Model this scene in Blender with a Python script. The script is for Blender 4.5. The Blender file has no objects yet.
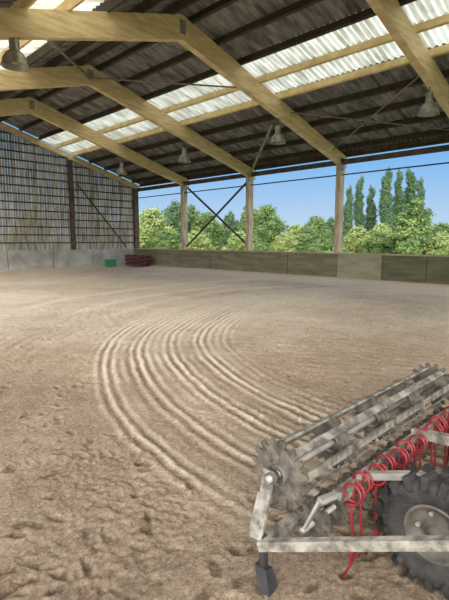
import bpy, math, random
import numpy as np
from mathutils import Vector, Matrix
random.seed(3); rng=np.random.RandomState(5)
S=bpy.context.scene
S.view_settings.view_transform='Standard'
S.view_settings.look='None'
S.view_settings.exposure=0.33

# ---------------------------------------------------------------- materials
def lin(c):
    return tuple(((v/255)/12.92 if v/255<=.04045 else ((v/255+.055)/1.055)**2.4) for v in c)+(1,)
def mat(name,c1,c2=None,scale=5,rough=.8,bump=0,stretch=(1,1,1),metal=0,detail=4,bscale=None,lo=.35,hi=.65):
    m=bpy.data.materials.new(name); m.use_nodes=True
    nt=m.node_tree; b=nt.nodes['Principled BSDF']
    b.inputs['Roughness'].default_value=rough; b.inputs['Metallic'].default_value=metal
    if c2 is None: c2=c1
    tc=nt.nodes.new('ShaderNodeTexCoord'); mp=nt.nodes.new('ShaderNodeMapping')
    mp.inputs['Scale'].default_value=stretch
    nt.links.new(tc.outputs['Object'],mp.inputs['Vector'])
    n=nt.nodes.new('ShaderNodeTexNoise'); n.inputs['Scale'].default_value=scale; n.inputs['Detail'].default_value=detail
    nt.links.new(mp.outputs[0],n.inputs['Vector'])
    r=nt.nodes.new('ShaderNodeValToRGB')
    r.color_ramp.elements[0].position=lo; r.color_ramp.elements[1].position=hi
    r.color_ramp.elements[0].color=lin(c1); r.color_ramp.elements[1].color=lin(c2)
    nt.links.new(n.outputs['Fac'],r.inputs[0]); nt.links.new(r.outputs[0],b.inputs['Base Color'])
    if bump:
        bp=nt.nodes.new('ShaderNodeBump'); bp.inputs['Strength'].default_value=bump; bp.inputs['Distance'].default_value=.02
        n2=nt.nodes.new('ShaderNodeTexNoise'); n2.inputs['Scale'].default_value=bscale or scale*3
        nt.links.new(mp.outputs[0],n2.inputs['Vector'])
        nt.links.new(n2.outputs['Fac'],bp.inputs['Height']); nt.links.new(bp.outputs[0],b.inputs['Normal'])
    return m
M_glulam=mat('glulam_timber',(182,160,122),(212,192,154),2,.6,.1,(1,1,6))
M_post=mat('post_timber',(142,127,106),(186,169,144),3,.7,.2,(4,4,.6))
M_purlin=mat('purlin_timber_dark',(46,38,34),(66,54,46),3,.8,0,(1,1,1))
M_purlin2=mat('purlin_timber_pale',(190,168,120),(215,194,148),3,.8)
M_roof=mat('fibre_cement_sheet',(88,88,88),(146,144,142),1.6,.9,.1,(1,3,1))
M_board=mat('weathered_boards',(114,108,100),(170,162,150),2,.85,.2,(6,6,.5))
M_boarddk=mat('dark_rail_timber',(56,48,42),(84,72,62),3,.85)
M_conc=mat('concrete_kick_wall',(130,128,122),(162,160,152),1.5,.9,.2)
M_kick=mat('kick_board_timber',(90,86,68),(116,109,88),1.2,.85,.25,(1,1,5))
M_kick2=mat('kick_board_pale',(118,115,95),(140,135,113),1.2,.85,.25,(1,1,5))
M_kick3=mat('kick_board_olive',(74,74,53),(96,94,70),1.2,.85,.25,(1,1,5))
M_cap=mat('kick_wall_cap',(136,124,98),(158,146,118),2,.8)
M_galv=mat('galvanised_steel',(108,104,98),(154,149,140),6,.55,.15,metal=.25)
M_steeldk=mat('dark_steel',(44,44,46),(66,64,64),5,.6,.0,metal=.3)
M_dusty=mat('dusty_frame_steel',(84,80,72),(144,138,126),16,.75,.3,(1,1,1),.1,6,None,.38,.62)
M_disc=mat('soil_crusted_disc',(54,50,46),(98,90,78),18,.9,.6)
M_red=mat('red_painted_spring_steel',(100,18,24),(134,28,34),12,.5,.0)
M_rubber=mat('tyre_rubber',(24,24,24),(52,48,44),14,.85,.3)
M_rim=mat('dusty_rim',(62,58,52),(94,87,76),10,.8,.2)
M_green=mat('green_plastic',(30,110,60),(44,130,76),4,.5)
M_redp=mat('faded_red_wood',(70,38,36),(92,48,44),4,.7)
M_alu=mat('aluminium_reflector',(120,118,112),(165,162,155),4,.4,.0,metal=.5)
M_trunk=mat('bark',(74,60,44),(100,84,64),5,.9)
def leafmat(name,a,b):
    m=mat(name,a,b,1.1,.7,0,lo=.3,hi=.7); nt=m.node_tree
    p=nt.nodes['Principled BSDF']; out=nt.nodes['Material Output']
    t=nt.nodes.new('ShaderNodeBsdfTranslucent'); mx=nt.nodes.new('ShaderNodeMixShader'); mx.inputs[0].default_value=.35
    r=[n for n in nt.nodes if n.type=='VALTORGB'][0]
    nt.links.new(r.outputs[0],t.inputs[0]); nt.links.new(p.outputs[0],mx.inputs[1]); nt.links.new(t.outputs[0],mx.inputs[2])
    nt.links.new(mx.outputs[0],out.inputs[0]); return m
M_leafA=leafmat('leaf_green',(72,98,52),(130,152,86))
M_leafB=leafmat('leaf_yellow_green',(120,136,74),(172,182,114))
M_leafC=leafmat('leaf_dark_green',(54,80,52),(96,124,82))
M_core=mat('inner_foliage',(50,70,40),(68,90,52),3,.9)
M_grass=mat('meadow_grass',(96,120,56),(150,160,90),.4,.9)
# skylight
M_sky=bpy.data.materials.new('translucent_sheet'); M_sky.use_nodes=True
nt=M_sky.node_tree; nt.nodes.remove(nt.nodes['Principled BSDF'])
tr=nt.nodes.new('ShaderNodeBsdfTranslucent'); df=nt.nodes.new('ShaderNodeBsdfDiffuse'); mx=nt.nodes.new('ShaderNodeMixShader'); mx.inputs[0].default_value=.25
tc=nt.nodes.new('ShaderNodeTexCoord'); nz=nt.nodes.new('ShaderNodeTexNoise'); nz.inputs['Scale'].default_value=1.6
mp=nt.nodes.new('ShaderNodeMapping'); mp.inputs['Scale'].default_value=(.6,3.2,1)
rp=nt.nodes.new('ShaderNodeValToRGB'); rp.color_ramp.elements[0].position=.35; rp.color_ramp.elements[1].position=.65
rp.color_ramp.elements[0].color=(.46,.43,.30,1); rp.color_ramp.elements[1].color=(.86,.83,.66,1)
nt.links.new(tc.outputs['Object'],mp.inputs['Vector']); nt.links.new(mp.outputs[0],nz.inputs['Vector']); nt.links.new(nz.outputs['Fac'],rp.inputs[0])
nt.links.new(rp.outputs[0],tr.inputs[0]); nt.links.new(rp.outputs[0],df.inputs[0])
nt.links.new(tr.outputs[0],mx.inputs[1]); nt.links.new(df.outputs[0],mx.inputs[2])
nt.links.new(mx.outputs[0],nt.nodes['Material Output'].inputs[0])

# ---------------------------------------------------------------- mesh builder
class MB:
    def __init__(s): s.v=[];s.f=[];s.m=[];s.mats=[];s.sm=[]
    def mi(s,m):
        if m not in s.mats: s.mats.append(m)
        return s.mats.index(m)
    def add(s,vs,fs,m,smooth=False):
        o=len(s.v); k=s.mi(m)
        s.v+= [tuple(v) for v in vs]
        for f in fs: s.f.append(tuple(i+o for i in f)); s.m.append(k); s.sm.append(smooth)
    def box(s,x0,x1,y0,y1,z0,z1,m):
        vs=[(x,y,z) for x in (x0,x1) for y in (y0,y1) for z in (z0,z1)]
        s.add(vs,[(0,1,3,2),(4,6,7,5),(0,4,5,1),(2,3,7,6),(0,2,6,4),(1,5,7,3)],m)
    def beam(s,a,b,w,h,m,up=(0,0,1)):
        a=Vector(a);b=Vector(b);d=(b-a).normalized();u=Vector(up)
        side=d.cross(u).normalized(); u=side.cross(d).normalized()
        vs=[]
        for p in (a,b):
            for i,j in ((-1,-1),(1,-1),(1,1),(-1,1)): vs.append(p+side*(i*w/2)+u*(j*h/2))
        s.add(vs,[(0,3,2,1),(4,5,6,7),(0,1,5,4),(1,2,6,5),(2,3,7,6),(3,0,4,7)],m)
    def sweep(s,pts,r,m,n=8,caps=True):
        pts=[Vector(p) for p in pts]; vs=[];fs=[]
        t=(pts[1]-pts[0]).normalized(); u=t.orthogonal().normalized()
        for i,p in enumerate(pts):
            if i==0: t=(pts[1]-pts[0])
            elif i==len(pts)-1: t=(pts[i]-pts[i-1])
            else: t=(pts[i+1]-pts[i-1])
            t.normalize(); u=(u-t*u.dot(t)).normalized(); w=t.cross(u)
            rr=r[i] if isinstance(r,(list,tuple)) else r
            for k in range(n):
                a=2*math.pi*k/n; vs.append(p+(u*math.cos(a)+w*math.sin(a))*rr)
        for i in range(len(pts)-1):
            for k in range(n):
                fs.append((i*n+k,i*n+(k+1)%n,(i+1)*n+(k+1)%n,(i+1)*n+k))
        if caps: fs.append(tuple(range(n-1,-1,-1))); fs.append(tuple(range((len(pts)-1)*n,len(pts)*n)))
        s.add(vs,fs,m,True)
    def lathe(s,prof,c,axis,m,n=24,smooth=True):
        ax=Vector(axis).normalized(); u=ax.orthogonal().normalized(); w=ax.cross(u); c=Vector(c)
        vs=[];fs=[]
        for r,o in prof:
            for k in range(n):
                a=2*math.pi*k/n; vs.append(c+ax*o+(u*math.cos(a)+w*math.sin(a))*r)
        for i in range(len(prof)-1):
            for k in range(n):
                fs.append((i*n+k,i*n+(k+1)%n,(i+1)*n+(k+1)%n,(i+1)*n+k))
        s.add(vs,fs,m,smooth)
    def star(s,c,ro,ri,teeth,th,m,phase=0):
        vs=[];c=Vector(c);N=teeth*4
        for sx in (-th/2,th/2):
            for k in range(N):
                q=k%4; r=ro if q in (1,2) else ri
                a=2*math.pi*(k//4+[0,.18,.5,.68][q])/teeth+phase
                vs.append(c+Vector((sx,r*math.cos(a),r*math.sin(a))))
        fs=[tuple(range(N-1,-1,-1)),tuple(range(N,2*N))]
        for k in range(N): fs.append((k,(k+1)%N,N+(k+1)%N,N+k))
        s.add(vs,fs,m)
    def obj(s,name,parent=None):
        me=bpy.data.meshes.new(name); me.from_pydata(s.v,[],s.f)
        for m in s.mats: me.materials.append(m)
        me.polygons.foreach_set('material_index',s.m); me.polygons.foreach_set('use_smooth',s.sm)
        me.update(); o=bpy.data.objects.new(name,me); S.collection.objects.link(o)
        if parent: o.parent=parent
        return o
def empty(name):
    o=bpy.data.objects.new(name,None); S.collection.objects.link(o); return o

# ---------------------------------------------------------------- dimensions
XR=16.3; XL=-0.7; XG=8.2; EA=4.80; SL=.30; RID=EA+(XR-XG)*SL
YG=24.2; YN=-9.6
FR=[4.98-4.88*3,4.98-4.88*2,4.98-4.88,4.98,9.86,14.74,19.62]
def zraf(x): return RID-abs(x-XG)*SL      # rafter centre line

# ---------------------------------------------------------------- portal frames
for y in FR:
    b=MB()
    b.box(XR-.02,XR+.30,y-.1,y+.1,0,EA+.02,M_post)
    if abs(y-.1)>.2: b.box(XL-.3,XL,y-.1,y+.1,0,zraf(XL)+.02,M_post)
    for sx,xe in ((1,XR+.45),(-1,XL-.45)):
        vs=[]
        for x,dep in ((XG,.62),(xe,.44)):
            top=zraf(x)+.24
            for yy in (y-.1,y+.1):
                vs.append((x,yy,top)); vs.append((x,yy,top-dep))
        b.add(vs,[(0,1,3,2),(4,6,7,5),(0,4,5,1),(2,3,7,6),(0,2,6,4),(1,5,7,3)],M_glulam)
    b.box(XG-.10,XG+.10,y-.11,y-.1,RID-.25,RID+.1,M_galv)
    b.box(XR-.03,XR+.28,y-.115,y-.1,EA-.45,EA-.1,M_galv)
    b.obj('glulam_portal_frame')

# ---------------------------------------------------------------- purlins
pur=[XG+.35+i*.95 for i in range(9)]
b=MB()
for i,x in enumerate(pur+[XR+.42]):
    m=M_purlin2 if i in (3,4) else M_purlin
    for sg in (1,-1):
        xx=XG+sg*(x-XG)
        if xx<XL-.5: continue
        z=zraf(xx)+.24+.09
        b.beam((xx,YN,z),(xx,YG,z),.085,.20,m,up=(sg*SL,0,1))
b.obj('roof_purlins')
b=MB()
b.beam((XR+.14,YN,EA-.12),(XR+.14,YG,EA-.12),.08,.2,M_boarddk)
b.beam((XR+.40,YN,EA+.28),(XR+.40,YG,EA+.28),.05,.34,M_boarddk)
b.beam((XL-.14,YN,zraf(XL)-.14),(XL-.14,YG,zraf(XL)-.14),.08,.2,M_boarddk)
b.obj('eave_beams')
b=MB()
b.sweep([(XR+.1,YN,4.18),(XR+.1,YG,4.18)],.026,M_steeldk,6)
b.obj('trim_1')

# ---------------------------------------------------------------- corrugated roof
def sheet(x0,x1,mb,m,lift=0.0):
    P=.177; n=int((YG+.4-YN+.2)/P*8)
    ys=np.linspace(YN-.2,YG+.4,n)
    vs=[];
    for x in (x0,x1):
        zz=zraf(x)+.24+.19+.04+lift
        for y in ys: vs.append((x,y,zz+.034*math.cos(2*math.pi*y/P)))
    fs=[(i,i+1,n+i+1,n+i) for i in range(n-1)]
    mb.add(vs,fs,m,True)
b=MB(); sk=MB()
for sg in (1,-1):
    edge=[XG]+pur+[XR+.6]
    for i in range(len(edge)-1):
        a,c=XG+sg*(edge[i]-XG),XG+sg*(edge[i+1]+.06-XG)
        if i in (3,4): sheet(a,c,sk,M_sky,.012*(i%2))
        else: sheet(a,c,b,M_roof,.012*(i%2))
b.beam((XG,YN-.2,RID+.52),(XG,YG+.4,RID+.52),.5,.05,M_roof)
b.obj('ceiling'); sk.obj('skylight_sheets')

# ---------------------------------------------------------------- gable wall
g=empty('wall_back')
b=MB(); b.box(XL,XR-.02,YG,YG+.18,0,1.06,M_conc)
for x in np.arange(XL+2,XR,2.4): b.box(x-.012,x+.012,YG-.006,YG,0,1.06,M_boarddk)
b.obj('concrete_base',g)
b=MB(); x=XL
while x<XR:
    top=zraf(x+.05)+.3; w=.116+random.uniform(-.010,.006)
    b.box(x,x+w,YG+.10+random.uniform(-.008,.008),YG+.13,1.02,top,M_board); x+=.138
b.obj('vertical_boards',g)
b=MB()
for z in np.arange(1.45,7.6,.42):
    hw=(RID-z+.15)/SL
    xa=max(XL,XG-hw); xb=min(XR,XG+hw)
    if xb-xa>1: b.box(xa,xb,YG+.0,YG+.1,z-.03,z+.03,M_boarddk)
for x in (4.2,12.1): b.box(x-.09,x+.09,YG-.12,YG+.1,1.06,zraf(x)-.1,M_boarddk)
b.box(XR-.1,XR+.2,YG-.1,YG+.12,0,EA+.1,M_boarddk)
b.box(XL-.3,XL,YG-.1,YG+.12,0,zraf(XL),M_post)
b.obj('rails_and_posts',g)
b=MB()
for xe in (XR+.3,XL-.3):
    vs=[]
    for x in (XG,xe):
        top=zraf(x)+.24
        for yy in (YG-.12,YG+.0): vs+= [(x,yy,top),(x,yy,top-.3)]
    b.add(vs,[(0,1,3,2),(4,6,7,5),(0,4,5,1),(2,3,7,6),(0,2,6,4),(1,5,7,3)],M_glulam)
b.obj('gable_rafter',g)
b=MB(); b.beam((12.4,YG-.16,4.7),(15.5,YG-.16,1.15),.06,.06,M_boarddk)
b.obj('diagonal_brace',g)

# ---------------------------------------------------------------- right wall kick boards
g=empty('wall_right')
b=MB()
ed=[YN,-4.8,0.1,2.6,4.9,6.15,7.8,9.7,12.2,14.7,17.2,19.6,22,YG-.02]
for i in range(len(ed)-1):
    m={4:M_kick3,5:M_kick3,6:M_kick2,3:M_kick3}.get(i,M_kick)
    off=.02*(i%2)
    b.box(XR-.14+off,XR-.06+off,ed[i]+.012,ed[i+1]-.012,0,1.03,m)
b.box(XR-.06+.03,XR+.12,YN,YG-.02,0,.98,M_kick3)
b.obj('kick_boards',g)
b=MB(); b.box(XR-.18,XR+.16,YN,YG-.02,1.035,1.085,M_cap); b.obj('cap_rail',g)
# ---------------------------------------------------------------- bracing
b=MB()
b.sweep([(XG,14.7,RID-.15),(11.3,9.95,zraf(11.3)+.05)],.028,M_galv,8)
b.sweep([(XG,14.7,RID-.15),(4.2,9.95,zraf(4.2)+.05)],.04,M_dusty,8)
b.sweep([(12.5,4.98,zraf(12.5)+.1),(15.7,9.8,zraf(15.7)+.05)],.02,M_galv,8)
b.sweep([(12.9,9.8,zraf(12.9)+.1),(15.9,4.98,zraf(15.9)+.05)],.02,M_galv,8)
b.sweep([(XR-.05,14.6,EA-.2),(13.5,11.0,zraf(13.5)+.2)],.06,M_galv,8)
b.obj('roof_bracing')
b=MB()
b.sweep([(XR+.22,14.86,EA-.35),(XR+.22,19.50,1.25)],.055,M_purlin,8)
b.sweep([(XR+.33,19.50,EA-.35),(XR+.33,14.86,1.25)],.055,M_purlin,8)
b.obj('cross_bracing')

# ---------------------------------------------------------------- pendant lamps
def lamp(x,y,z):
    b=MB(); top=zraf(x)-.33
    b.sweep([(x,y,top),(x,y,z+.5)],.014,M_steeldk,6)
    K=1.18
    b.lathe([(.0,.46*K),(.07*K,.46*K),(.085*K,.42*K),(.085*K,.26*K),(.1*K,.24*K)],(x,y,z),(0,0,1),M_alu,20)
    b.lathe([(r*K,o*K) for r,o in [(.1,.24),(.15,.2),(.20,.12),(.225,.0),(.235,-.01),(.215,0),(.19,.12),(.14,.19),(.0,.21)]],(x,y,z),(0,0,1),M_alu,24)
    b.lathe([(r*K,o*K) for r,o in [(0.0,.03),(.04,.04),(.055,.09),(.04,.16),(.03,.2)]],(x,y,z),(0,0,1),M_conc,14)
    b.obj('pendant_lamp')
for x,y,z in ((12.6,4.98,4.90),(12.4,9.86,4.85),(12.4,14.74,4.8),(12.5,19.62,4.8),(3.85,9.86,5.1),(3.85,4.98,5.1),(3.85,14.74,5.1)):
    lamp(x,y,z)

# ---------------------------------------------------------------- ground
def lattice(seed): return np.random.RandomState(seed).rand(256,256)
def vnoise(x,y,sc,seed):
    L=lattice(seed); c_,s_=math.cos(seed),math.sin(seed)
    x,y=(x*c_-y*s_)*sc+37.3,(x*s_+y*c_)*sc+91.7
    xi=np.floor(x).astype(int); yi=np.floor(y).astype(int); fx=x-xi; fy=y-yi
    fx=fx*fx*(3-2*fx); fy=fy*fy*(3-2*fy)
    a=L[xi%256,yi%256];b_=L[(xi+1)%256,yi%256];c=L[xi%256,(yi+1)%256];d=L[(xi+1)%256,(yi+1)%256]
    return (a*(1-fx)+b_*fx)*(1-fy)+(c*(1-fx)+d*fx)*fy-.5
def ss(a,b,x): t=np.clip((x-a)/(b-a),0,1); return t*t*(3-2*t)
def axis(lo,hi,c0,c1,fine,growth):
    pts=list(np.arange(c0,c1,fine)); d=fine; p=pts[-1]
    while p<hi: d=min(d*growth,.05); p+=d; pts.append(min(p,hi))
    d=fine; p=pts[0]; pre=[]
    while p>lo: d=min(d*growth*1.01,.25); p-=d; pre.append(max(p,lo))
    return np.array(pre[::-1]+pts)
xs=axis(-6,XR-.1,.2,3.9,.011,1.008); ys=axis(YN-2,YG+.02,.2,3.9,.011,1.008)
X,Y=np.meshgrid(xs,ys,indexing='ij')
k=math.sqrt(.5); Fw=(X+Y)*k; Rt=(X-Y)*k
clump=ss(-.15,.35,vnoise(X,Y,1.3,14))
rough=vnoise(X,Y,.8,1)*.010+vnoise(X,Y,3.3,2)*.004+vnoise(X,Y,8,3)*.005+(vnoise(X,Y,17,4)*.007+vnoise(X,Y,29,6)*.010+vnoise(X,Y,43,7)*.010)*(.4+.8*clump)
rough-=.010*ss(.15,.35,vnoise(X,Y,17,15))*(.3+clump)
warp=vnoise(X,Y,.5,9)*.12+vnoise(X,Y,3,10)*.03+vnoise(X,Y,9,11)*.014
q=np.where(Fw>7.3,(Fw-7.3)/1.15,(Fw-7.3)); rho=np.hypot(Rt-5.2,q)+warp
m1=ss(4.9,5.5,rho)*(1-ss(6.95,7.35,rho))*(1-ss(8.0,13,Rt))
m1*=ss(2.0,3.2,Fw)*np.clip(1.1+vnoise(X,Y,.8,19)*1.0,0,1)
ph=rho/.118+vnoise(X,Y,.4,20)*.3
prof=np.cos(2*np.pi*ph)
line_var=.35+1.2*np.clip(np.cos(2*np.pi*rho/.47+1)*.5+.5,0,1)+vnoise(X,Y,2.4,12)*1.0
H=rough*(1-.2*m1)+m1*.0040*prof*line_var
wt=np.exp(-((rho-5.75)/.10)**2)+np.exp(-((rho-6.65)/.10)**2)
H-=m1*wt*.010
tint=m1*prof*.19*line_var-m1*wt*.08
# older, partly trampled passes of the same machine
def passes(cx,cy,r0,r1,per,amp,seed,tn=.04):
    rr=np.hypot(X-cx,Y-cy)+vnoise(X,Y,.6,seed)*.2+vnoise(X,Y,6,seed+5)*.04
    mm=ss(r0,r0+.3,rr)*(1-ss(r1-.3,r1,rr))*(.3+1.6*vnoise(X,Y,.7,seed+1))
    mm=np.clip(mm,0,1)*(1-m1)
    w_=np.cos(2*np.pi*rr/per+3*vnoise(X,Y,.7,seed+2))
    return mm*amp*w_,mm*w_*tn
for a in ((9,6,3.2,5.8,.21,.0025,21),(9,14,2,9,.28,.003,31),(8.8,1.5,7.6,9.9,.19,.002,51,.04),(8,3,1,3.9,.2,.0025,61),(3,22,2,9,.32,.003,81)):
    h,mm=passes(*a); H+=h; tint+=mm
# broad smoothed wheel lanes sweeping to the far end
for rc in (7.9,8.9,10.4):
    lane=np.exp(-((rho-rc)/.16)**2)*ss(8,11,Fw)
    tint+=lane*.12; H-=lane*.006
for i in range(460):
    f=1.4+8.5*random.random()**1.2; r=random.uniform(-.62,.6)*f
    cx=(f+r)*k; cy=(f-r)*k
    ro=math.hypot(r-5.2,f-7.3)
    if 5.3<ro<7.0 and f>2.6 and random.random()<.9: continue
    th=random.uniform(0,math.pi); L=random.uniform(.035,.075); W=random.uniform(.022,.038)
    ix0,ix1=np.searchsorted(xs,[cx-.3,cx+.3]); iy0,iy1=np.searchsorted(ys,[cy-.3,cy+.3])
    xx=X[ix0:ix1,iy0:iy1]-cx; yy=Y[ix0:ix1,iy0:iy1]-cy
    n_=vnoise(xx+cx,yy+cy,20,91)*.8
    a=xx*math.cos(th)+yy*math.sin(th); c=-xx*math.sin(th)+yy*math.cos(th)
    d=np.sqrt((a/L)**2+(c/W)**2)+n_; dep=random.uniform(.007,.018)
    pr=(1-ss(.5,1.25,d))
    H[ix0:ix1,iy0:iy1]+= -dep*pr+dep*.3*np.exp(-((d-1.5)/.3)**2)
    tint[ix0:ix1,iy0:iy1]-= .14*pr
def tread(ax,ay,bx,by,w):
    global H,tint
    d=np.array([bx-ax,by-ay]); Ln=np.hypot(*d); d/=Ln
    s_=(X-ax)*d[0]+(Y-ay)*d[1]; t_=-(X-ax)*d[1]+(Y-ay)*d[0]
    mk=ss(0,.15,s_)*(1-ss(Ln-.15,Ln,s_))*(1-ss(w*.7,w,np.abs(t_)))*np.clip(.7+1.2*vnoise(X,Y,5,99),0,1)
    H+= mk*(-.003+.004*np.cos(2*np.pi*(s_+np.abs(t_)*.4)/.075)); tint+=mk*.07*np.cos(2*np.pi*(s_+np.abs(t_)*.4)/.075)
tread(.75,3.4,2.3,2.5,.09)
H+= .10*ss(XR-1.0,XR-.1,X)+.06*ss(YG-.9,YG,Y)
nx,ny=X.shape
co=np.stack([X,Y,H],-1).reshape(-1,3)
idx=np.arange(nx*ny).reshape(nx,ny)
fa=np.stack([idx[:-1,:-1],idx[1:,:-1],idx[1:,1:],idx[:-1,1:]],-1).reshape(-1,4)
me=bpy.data.meshes.new('floor'); me.vertices.add(len(co)); me.vertices.foreach_set('co',co.ravel())
me.loops.add(fa.size); me.loops.foreach_set('vertex_index',fa.ravel())
me.polygons.add(len(fa)); me.polygons.foreach_set('loop_start',np.arange(0,fa.size,4)); me.polygons.foreach_set('loop_total',np.full(len(fa),4))
me.polygons.foreach_set('use_smooth',np.ones(len(fa),bool)); me.update()
at=me.attributes.new('crest','FLOAT','POINT')
# light painted into the sand colour: darker near the camera, paler further in
depth_light=.52*ss(2.2,10,Fw)-.20
cr=.40+depth_light+tint*1.3+vnoise(X,Y,.45,71)*.22+vnoise(X,Y,2,72)*.16+m1*.14+.25*ss(XR-3,XR-.5,X)  # last term paints the sunlit strip along the right wall into the colour
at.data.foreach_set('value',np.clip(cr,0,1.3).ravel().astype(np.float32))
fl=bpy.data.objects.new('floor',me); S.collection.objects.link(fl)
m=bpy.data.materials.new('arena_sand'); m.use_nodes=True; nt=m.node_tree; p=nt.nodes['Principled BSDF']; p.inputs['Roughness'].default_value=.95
p.inputs['Specular IOR Level'].default_value=.1
A=nt.nodes.new('ShaderNodeAttribute'); A.attribute_name='crest'
tc=nt.nodes.new('ShaderNodeTexCoord')
n1=nt.nodes.new('ShaderNodeTexNoise'); n1.inputs['Scale'].default_value=36; n1.inputs['Detail'].default_value=7; n1.inputs['Roughness'].default_value=.8
n0=nt.nodes.new('ShaderNodeTexNoise'); n0.inputs['Scale'].default_value=4; n0.inputs['Detail'].default_value=6; n0.inputs['Roughness'].default_value=.65
for n in (n0,n1): nt.links.new(tc.outputs['Object'],n.inputs['Vector'])
ma=nt.nodes.new('ShaderNodeMath'); ma.operation='MULTIPLY_ADD'; ma.inputs[1].default_value=1.5; 
nt.links.new(n1.outputs['Fac'],ma.inputs[0]); nt.links.new(A.outputs['Fac'],ma.inputs[2])
mb_=nt.nodes.new('ShaderNodeMath'); mb_.operation='MULTIPLY_ADD'; mb_.inputs[1].default_value=.5
nt.links.new(n0.outputs['Fac'],mb_.inputs[0]); nt.links.new(ma.outputs[0],mb_.inputs[2])
rp=nt.nodes.new('ShaderNodeValToRGB'); e=rp.color_ramp.elements
mr=nt.nodes.new('ShaderNodeMapRange'); mr.inputs['From Min'].default_value=.88; mr.inputs['From Max'].default_value=1.92
nt.links.new(mb_.outputs[0],mr.inputs['Value']); nt.links.new(mr.outputs[0],rp.inputs[0])
e[0].position=0; e[0].color=lin((100,83,66)); e[1].position=1; e[1].color=lin((230,214,194))
e2=e.new(.5); e2.color=lin((172,152,129))
nt.links.new(rp.outputs[0],p.inputs['Base Color'])
bp=nt.nodes.new('ShaderNodeBump'); bp.inputs['Strength'].default_value=1; bp.inputs['Distance'].default_value=.03
n3=nt.nodes.new('ShaderNodeTexNoise'); n3.inputs['Scale'].default_value=60; n3.inputs['Detail'].default_value=8; n3.inputs['Roughness'].default_value=.75
nt.links.new(tc.outputs['Object'],n3.inputs['Vector']); nt.links.new(n3.outputs['Fac'],bp.inputs['Height']); nt.links.new(bp.outputs[0],p.inputs['Normal'])
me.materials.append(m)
b=MB(); b.add([(-150,-150,-.12),(200,-150,-.12),(200,200,-.12),(-150,200,-.12)],[(0,1,2,3)],M_grass); b.obj('outside_meadow')

# ---------------------------------------------------------------- harrow
h=empty('arena_harrow')
RY=1.25; RZ=.49; RR=.135; X0=1.62; X1=3.52
b=MB()
discs=np.linspace(X0,X1,5)
for i,x in enumerate(discs):
    big=.024 if i in (0,4) else 0
    b.star((x,RY,RZ),RR+.010+big,RR-.022+big,16,.016,M_disc,phase=i*.1)
    b.lathe([(.05,-.03),(.05,.03),(.03,.03)],(x,RY,RZ),(1,0,0),M_galv,12)
b.obj('roller_discs',h)
b=MB()
for i in range(7):
    a=2*math.pi*i/7+.35
    c=(RY+(RR-.004)*math.cos(a),RZ+(RR-.004)*math.sin(a))
    b.beam((X0+.0,c[0],c[1]),(X1+.0,c[0],c[1]),.042,.012,M_dusty,up=(0,math.cos(a),math.sin(a)))
b.sweep([(X0-.09,RY,RZ),(X1+.09,RY,RZ)],.018,M_galv,8)
b.obj('roller_slats',h)
for sx,x in ((-1,X0-.05),(1,X1+.05)):
    b=MB()
    b.beam((x,RY+.02,RZ+.03),(x+sx*.03,RY+.02,RZ-.10),.014,.06,M_dusty,up=(0,1,0))
    b.beam((x+sx*.03,RY+.02,RZ-.08),(x+sx*.125,RY,.24),.014,.075,M_dusty,up=(0,1,0))
    b.lathe([(0,.02),(.028,.02),(.028,-.02),(0,-.02)],(x,RY,RZ),(1,0,0),M_disc,14)
    b.beam((x+sx*.10,RY-.03,.26),(x+sx*.09,RY-.03,.08),.03,.03,M_steeldk,up=(0,1,0))
    cx=x+sx*.09
    b.add([(cx-.02,RY-.06,.10),(cx+.02,RY-.06,.10),(cx+.02,RY+.01,.10),(cx-.02,RY+.01,.10),
           (cx-.045,RY-.10,.0),(cx+.045,RY-.08,.0),(cx+.045,RY-.03,.0),(cx-.04,RY-.03,.0)],
          [(0,1,2,3),(4,7,6,5),(0,4,5,1),(1,5,6,2),(2,6,7,3),(3,7,4,0)],M_steeldk)
    b.obj('end_arm',h)
XA=X0-.16; XB=X1+.16; XM=(XA+XB)/2
b=MB()
b.beam((XA,RY-.04,.235),(XB,RY-.04,.235),.045,.045,M_dusty)
b.beam((XA+.25,.99,.45),(XB-.25,.99,.45),.04,.04,M_dusty)
for x in (XA+.35,XM,XB-.35): b.beam((x,RY-.05,.25),(x,.99,.44),.035,.035,M_dusty)
HX,HY,HZ=XM,-.75,.62
for sx,x in ((1,XA),(-1,XB)):
    b.beam((x-.02*sx,RY-.03,.225),(x+sx*.30,.50,.44),.035,.045,M_dusty)
    b.beam((x+sx*.30,.51,.437),(HX,HY,HZ),.035,.045,M_dusty)
b.beam((XM,1.0,.48),(HX,HY,HZ),.05,.05,M_dusty)
b.beam((XA+.42,.99,.48),(XA+.80,.48,.53),.03,.035,M_galv)
b.beam((XB-.42,.99,.48),(XB-.80,.48,.53),.03,.035,M_galv)
b.beam((XA+.78,.50,.52),(XA+.72,.68,.27),.03,.035,M_galv); b.beam((XB-.78,.50,.52),(XB-.72,.68,.27),.03,.035,M_galv)
b.lathe([(.04,-.02),(.06,0),(.04,.02),(.03,0),(.04,-.02)],(HX,HY-.06,HZ),(0,0,1),M_galv,16)
b.obj('frame',h)
b=MB()
for i,x in enumerate(np.arange(XA+.24,XB-.2,.19)):
    b.star((x,1.1,.27),.10,.065,9,.022,M_disc,phase=i*.35)
b.sweep([(XA+.14,1.1,.27),(XB-.14,1.1,.27)],.014,M_galv,8)
for x in (XA+.16,XB-.16):
    b.beam((x,1.1,.27),(x,1.02,.45),.03,.012,M_galv,up=(0,1,0)); b.beam((x,1.02,.45),(x+(.12 if x<XM else -.12),.99,.45),.03,.02,M_galv)
b.obj('star_tillers',h)
b=MB()
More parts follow.
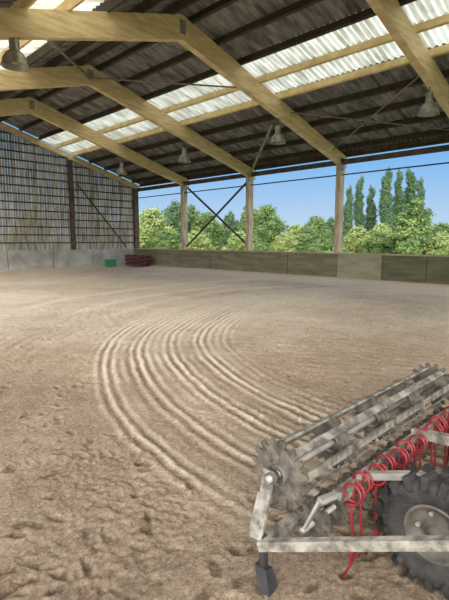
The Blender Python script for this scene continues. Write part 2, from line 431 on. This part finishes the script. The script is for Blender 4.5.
def tine(x,y,z):
    pts=[]; N=34
    for i in range(N+1):
        a=-math.pi/2-2*math.pi*1.5*i/N
        pts.append((x-.022+.044*i/N, y+.045*math.cos(a), z+.045*math.sin(a)+.035))
    lx,ly,lz=pts[-1]
    for t,(dy,zz) in enumerate(((.012,.85),(.02,.62),(.02,.4),(.01,.2),(-.03,.0))):
        pts.append((lx+.003*t,y+.03-dy,zz*z+.0))
    b.sweep([(x-.022,y+.03,z-.02)]+pts,.0062,M_red,7)
n=15
for i in range(n):
    x=XA+.28+i*(XB-XA-.56)/(n-1)
    tine(x,.945 if i%2 else .925,.44)
b.obj('spring_tines',h)
def wheel(x,y,r,w,name):
    b=MB(); c=(x,y,r)
    rb=r-.026
    prof=[(r*.50,-w*.36),(r*.62,-w*.46),(r*.80,-w*.5),(rb*.94,-w*.46),(rb,-w*.33),(rb*1.005,0),(rb,w*.33),(rb*.94,w*.46),(r*.80,w*.5),(r*.62,w*.46),(r*.50,w*.36)]
    b.lathe(prof,c,(1,0,0),M_rubber,40)
    b.lathe([(r*.50,-w*.36),(r*.47,-w*.40),(r*.44,-w*.34),(r*.38,-w*.12),(r*.22,-w*.10),(r*.20,-w*.2),(r*.12,-w*.2),(r*.11,-w*.34),(0,-w*.34)],c,(1,0,0),M_rim,32)
    b.lathe([(r*.50,w*.36),(r*.47,w*.40),(r*.44,w*.34),(r*.38,w*.12),(r*.2,w*.1),(r*.12,w*.2),(0,w*.2)],c,(1,0,0),M_rim,32)
    for kk in range(5):
        a=2*math.pi*kk/5; b.lathe([(.011,0),(.011,-.016),(0,-.016)],(x-w*.12,y+r*.3*math.cos(a),r+r*.3*math.sin(a)),(1,0,0),M_galv,6,False)
    NL=19
    for kk in range(NL):
        for sd in (-1,1):
            a=2*math.pi*(kk+(.5 if sd>0 else 0))/NL; 
            def P(xo,aa,rr): return Vector((x+xo,y+rr*math.cos(aa),r+rr*math.sin(aa)))
            da=.145
            ins=[(sd*w*.05,a+.05,rb-.01),(sd*w*.05,a+.05+da,rb-.01),(sd*w*.40,a+da,rb-.025),(sd*w*.40,a,rb-.025)]
            out=[(sd*w*.05,a+.06,r+.003),(sd*w*.05,a+.04+da,r+.003),(sd*w*.46,a+da-.01,r-.002),(sd*w*.46,a+.01,r-.002)]
            sidei=[(sd*w*.48,a,r*.74),(sd*w*.48,a+da,r*.74)]
            sideo=[(sd*w*.60,a+.015,r*.79),(sd*w*.60,a+da-.015,r*.79)]
            V=[P(*q_) for q_ in ins+out+sidei+sideo]
            b.add(V,[(0,1,2,3),(4,7,6,5),(0,4,5,1),(0,3,7,4),(1,5,6,2),(3,8,10,7),(2,6,11,9),(7,10,11,6),(8,9,11,10)],M_rubber)
    b.obj(name,h)
wheel(2.06,.66,.275,.18,'left_wheel'); wheel(3.08,.66,.275,.18,'right_wheel')
b=MB(); b.sweep([(2.08,.66,.275),(3.06,.66,.275)],.022,M_galv,10); b.obj('axle',h)

# ---------------------------------------------------------------- corner clutter
b=MB(); b.box(13.75,14.35,23.35,23.7,.06,.1,M_green); b.box(13.78,14.32,23.38,23.67,.1,.42,M_green); b.box(13.74,14.36,23.34,23.71,.42,.46,M_green); b.obj('green_feed_bin')
b=MB()
for j in range(3):
    for z in (.08,.3,.52): b.beam((15.0+j*.35,21.9,z+.05),(15.0+j*.35,23.4,z+.05),.1,.1,M_redp)
for y in (22.0,22.65,23.3):
    for z in (.2,.42,.64): b.beam((14.9,y,z+.03),(15.8,y,z+.03),.08,.09,M_redp)
b.obj('stacked_jump_poles')

# ---------------------------------------------------------------- trees
def tree_mesh(name,blobs,leaf,trunk_h,nl,ls,seed,tr=.2):
    R=random.Random(seed); b=MB()
    b.sweep([(0,0,-.2),(.05,.03,trunk_h*.5),(0,0,trunk_h)],[tr,tr*.75,tr*.4],M_trunk,8)
    for bx,by,bz,rx,rz in blobs[:6]: b.sweep([(0,0,trunk_h*.6),(bx*.6,by*.6,bz*.8),(bx,by,bz)],[tr*.4,tr*.25,tr*.1],M_trunk,6)
    vol=[rx*rx*rz for *_,rx,rz in blobs]; tv=sum(vol)
    for (bx,by,bz,rx,rz),v in zip(blobs,vol):
        prof=[(rx*.6*math.sin(math.pi*i/8)+.001,-rz*.6*math.cos(math.pi*i/8)) for i in range(9)]
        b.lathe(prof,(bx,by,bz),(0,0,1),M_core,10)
        for _ in range(int(nl*v/tv)):
            d=Vector((R.gauss(0,1),R.gauss(0,1),R.gauss(0,1))).normalized(); q=R.uniform(.55,1.0)+max(0,R.gauss(0,.10))
            q*=1+.2*math.sin(d.x*6+bx*3)*math.sin(d.y*5+1)*math.sin(d.z*7+by)
            p=Vector((bx+d.x*rx*q,by+d.y*rx*q,bz+d.z*rz*q))
            nrm=(d+Vector((R.gauss(0,.6),R.gauss(0,.6),R.gauss(0,.6)+.4))).normalized()
            u=nrm.orthogonal().normalized(); w=nrm.cross(u); a=R.random()*6.28
            u,w=u*math.cos(a)+w*math.sin(a),w*math.cos(a)-u*math.sin(a); s_=ls*R.uniform(.6,1.3)
            b.add([p-u*s_,p-w*s_*.6,p+u*s_,p+w*s_*.6],[(0,1,2,3)],leaf)
    return b.obj(name)
def blobs_round(seed,n,R0,ztop):
    R=random.Random(seed); out=[]
    for i in range(n):
        t=(i+.5)/n; z=.9+(ztop-1.6)*t
        a=i*2.4+R.uniform(-.6,.6); rr=R0*(.75*math.sqrt(max(.02,1-t**1.6)))*R.uniform(.5,1.05)
        s_=R0*R.uniform(.24,.44)*(1.05-.45*t)
        out.append((rr*math.cos(a),rr*math.sin(a),z,s_,s_*R.uniform(.85,1.25)))
    out.append((0,0,ztop*.45,R0*.55,ztop*.34))
    return out
TA=tree_mesh('broadleaf_tree',blobs_round(1,22,2.6,6.0),M_leafA,3.6,9000,.12,11)
TB=tree_mesh('broadleaf_tree',blobs_round(2,20,2.7,5.6),M_leafB,3.2,9000,.12,12)
TC=tree_mesh('broadleaf_tree',blobs_round(3,24,2.3,6.4),M_leafC,3.8,9000,.12,13)
TD=tree_mesh('broadleaf_tree',blobs_round(8,18,2.2,6.6),M_leafA,3.8,8000,.13,15)
R=random.Random(4)
pb=[(R.uniform(-.28,.28),R.uniform(-.28,.28),.8+i*.56,(1.0*math.sin(math.pi*(i+2)/22.5)**.6)*R.uniform(.75,1.1),.8) for i in range(20)]
TP=tree_mesh('poplar_tree',pb,M_leafC,10,11000,.12,14,.18)
pb=[(R.uniform(-.3,.3),R.uniform(-.3,.3),.8+i*.56,(1.1*math.sin(math.pi*(i+2)/22.5)**.6)*R.uniform(.7,1.1),.85) for i in range(20)]
TQ=tree_mesh('poplar_tree',pb,M_leafC,10,11000,.12,17,.18)
used=set()
def T(src,bearing,dist,height,base_h,wide=1):
    a=math.radians(bearing); x,y=dist*math.sin(a),dist*math.cos(a)
    s=height/base_h
    if src.name in used:
        o=bpy.data.objects.new(src.name.split('.')[0],src.data); S.collection.objects.link(o)
    else: o=src; used.add(src.name)
    o.location=(x,y,-.1); o.scale=(s*wide,s*wide,s); o.rotation_euler=(0,0,bearing*1.7)
# (mesh, compass bearing from the long axis in degrees, distance m, height m, native height, spread)
for a in ((TB,36.0,44,5.0,5.6,1.15),(TC,38.9,54,6.7,6.4,1.0),(TD,41.0,56,6.3,6.6,1.0),(TA,43.0,56,5.4,6.0,1.1),(TC,45.7,62,5.9,6.4,1.0),
          (TD,48.2,50,5.9,6.6,1.1),(TA,50.4,46,5.5,6.0,1.0),(TB,53.9,64,4.1,5.6,1.3),(TA,56.4,56,4.9,6.0,1.2),(TC,58.3,70,5.4,6.4,1.2),
          (TB,61.3,46,3.2,5.6,1.3),(TB,64.0,60,3.9,5.6,1.3),(TD,67.4,42,5.5,6.6,1.3),(TA,70.4,60,4.0,6.0,1.3),(TC,73,56,4.6,6.4,1.2),
          (TB,46.8,44,2.7,5.6,1.5),(TB,52.6,44,2.5,5.6,1.6),(TB,41.5,42,2.7,5.6,1.6),(TA,55,44,2.5,6.0,1.6),(TA,37.5,42,2.8,6,1.5),(TA,64,44,2.6,6,1.7),(TB,70.5,42,2.5,5.6,1.7),
          (TC,75.5,58,5,6.4,1.2),(TA,80,52,5,6.0,1.2),(TC,33,60,5,6.4,1.2),(TB,30,60,5,5.6,1.2),(TA,22,60,5.5,6.0,1.4),(TC,14,60,6,6.4,1.4)): T(*a)
for i,(bg_,hh) in enumerate(((60.2,9.4),(61.4,11.2),(62.7,10.0),(64.4,11.8),(65.7,12.0),(66.9,12.4),(68.0,10.2))):
    T((TP,TQ)[i%2],bg_,72+i%3*3,hh+.3,12.0,(1.0,.85,1.05)[i%3])

# ---------------------------------------------------------------- world, sun, camera
W=bpy.data.worlds.new('sky'); S.world=W; W.use_nodes=True; nt=W.node_tree
bg=nt.nodes['Background']; tc=nt.nodes.new('ShaderNodeTexCoord'); sx=nt.nodes.new('ShaderNodeSeparateXYZ')
nt.links.new(tc.outputs['Generated'],sx.inputs[0])
rp=nt.nodes.new('ShaderNodeValToRGB'); e=rp.color_ramp.elements
e[0].position=0; e[0].color=lin((180,200,216)); e[1].position=.5; e[1].color=lin((96,148,210))
q1=e.new(.16); q1.color=lin((116,168,218))
nt.links.new(sx.outputs['Z'],rp.inputs[0])
dt=nt.nodes.new('ShaderNodeVectorMath'); dt.operation='DOT_PRODUCT'
sd=Vector((-.66,-.52,.38)).normalized(); dt.inputs[1].default_value=sd
nt.links.new(tc.outputs['Generated'],dt.inputs[0])
mr=nt.nodes.new('ShaderNodeMapRange'); mr.interpolation_type='SMOOTHSTEP'
mr.inputs['From Min'].default_value=-.1; mr.inputs['From Max'].default_value=1; mr.inputs['To Min'].default_value=0; mr.inputs['To Max'].default_value=1
nt.links.new(dt.outputs['Value'],mr.inputs['Value'])
mxc=nt.nodes.new('ShaderNodeMix'); mxc.data_type='RGBA'
nt.links.new(mr.outputs[0],mxc.inputs[0]); nt.links.new(rp.outputs[0],mxc.inputs[6]); mxc.inputs[7].default_value=(4.5,4.5,4.5,1)
nt.links.new(mxc.outputs[2],bg.inputs[0]); bg.inputs[1].default_value=1.0
L=bpy.data.lights.new('sun','SUN'); L.energy=2.4; L.angle=math.radians(26); L.color=(1,.965,.92)
o=bpy.data.objects.new('sun',L); S.collection.objects.link(o); o.rotation_euler=(-sd).to_track_quat('-Z','Y').to_euler()
cam=bpy.data.cameras.new('camera'); cam.lens=27; cam.sensor_width=36; cam.clip_start=.05; cam.clip_end=600
c=bpy.data.objects.new('camera',cam); S.collection.objects.link(c); c.location=(0,0,1.6)
c.rotation_euler=(math.radians(90-7.6),0,math.radians(-45)); S.camera=c
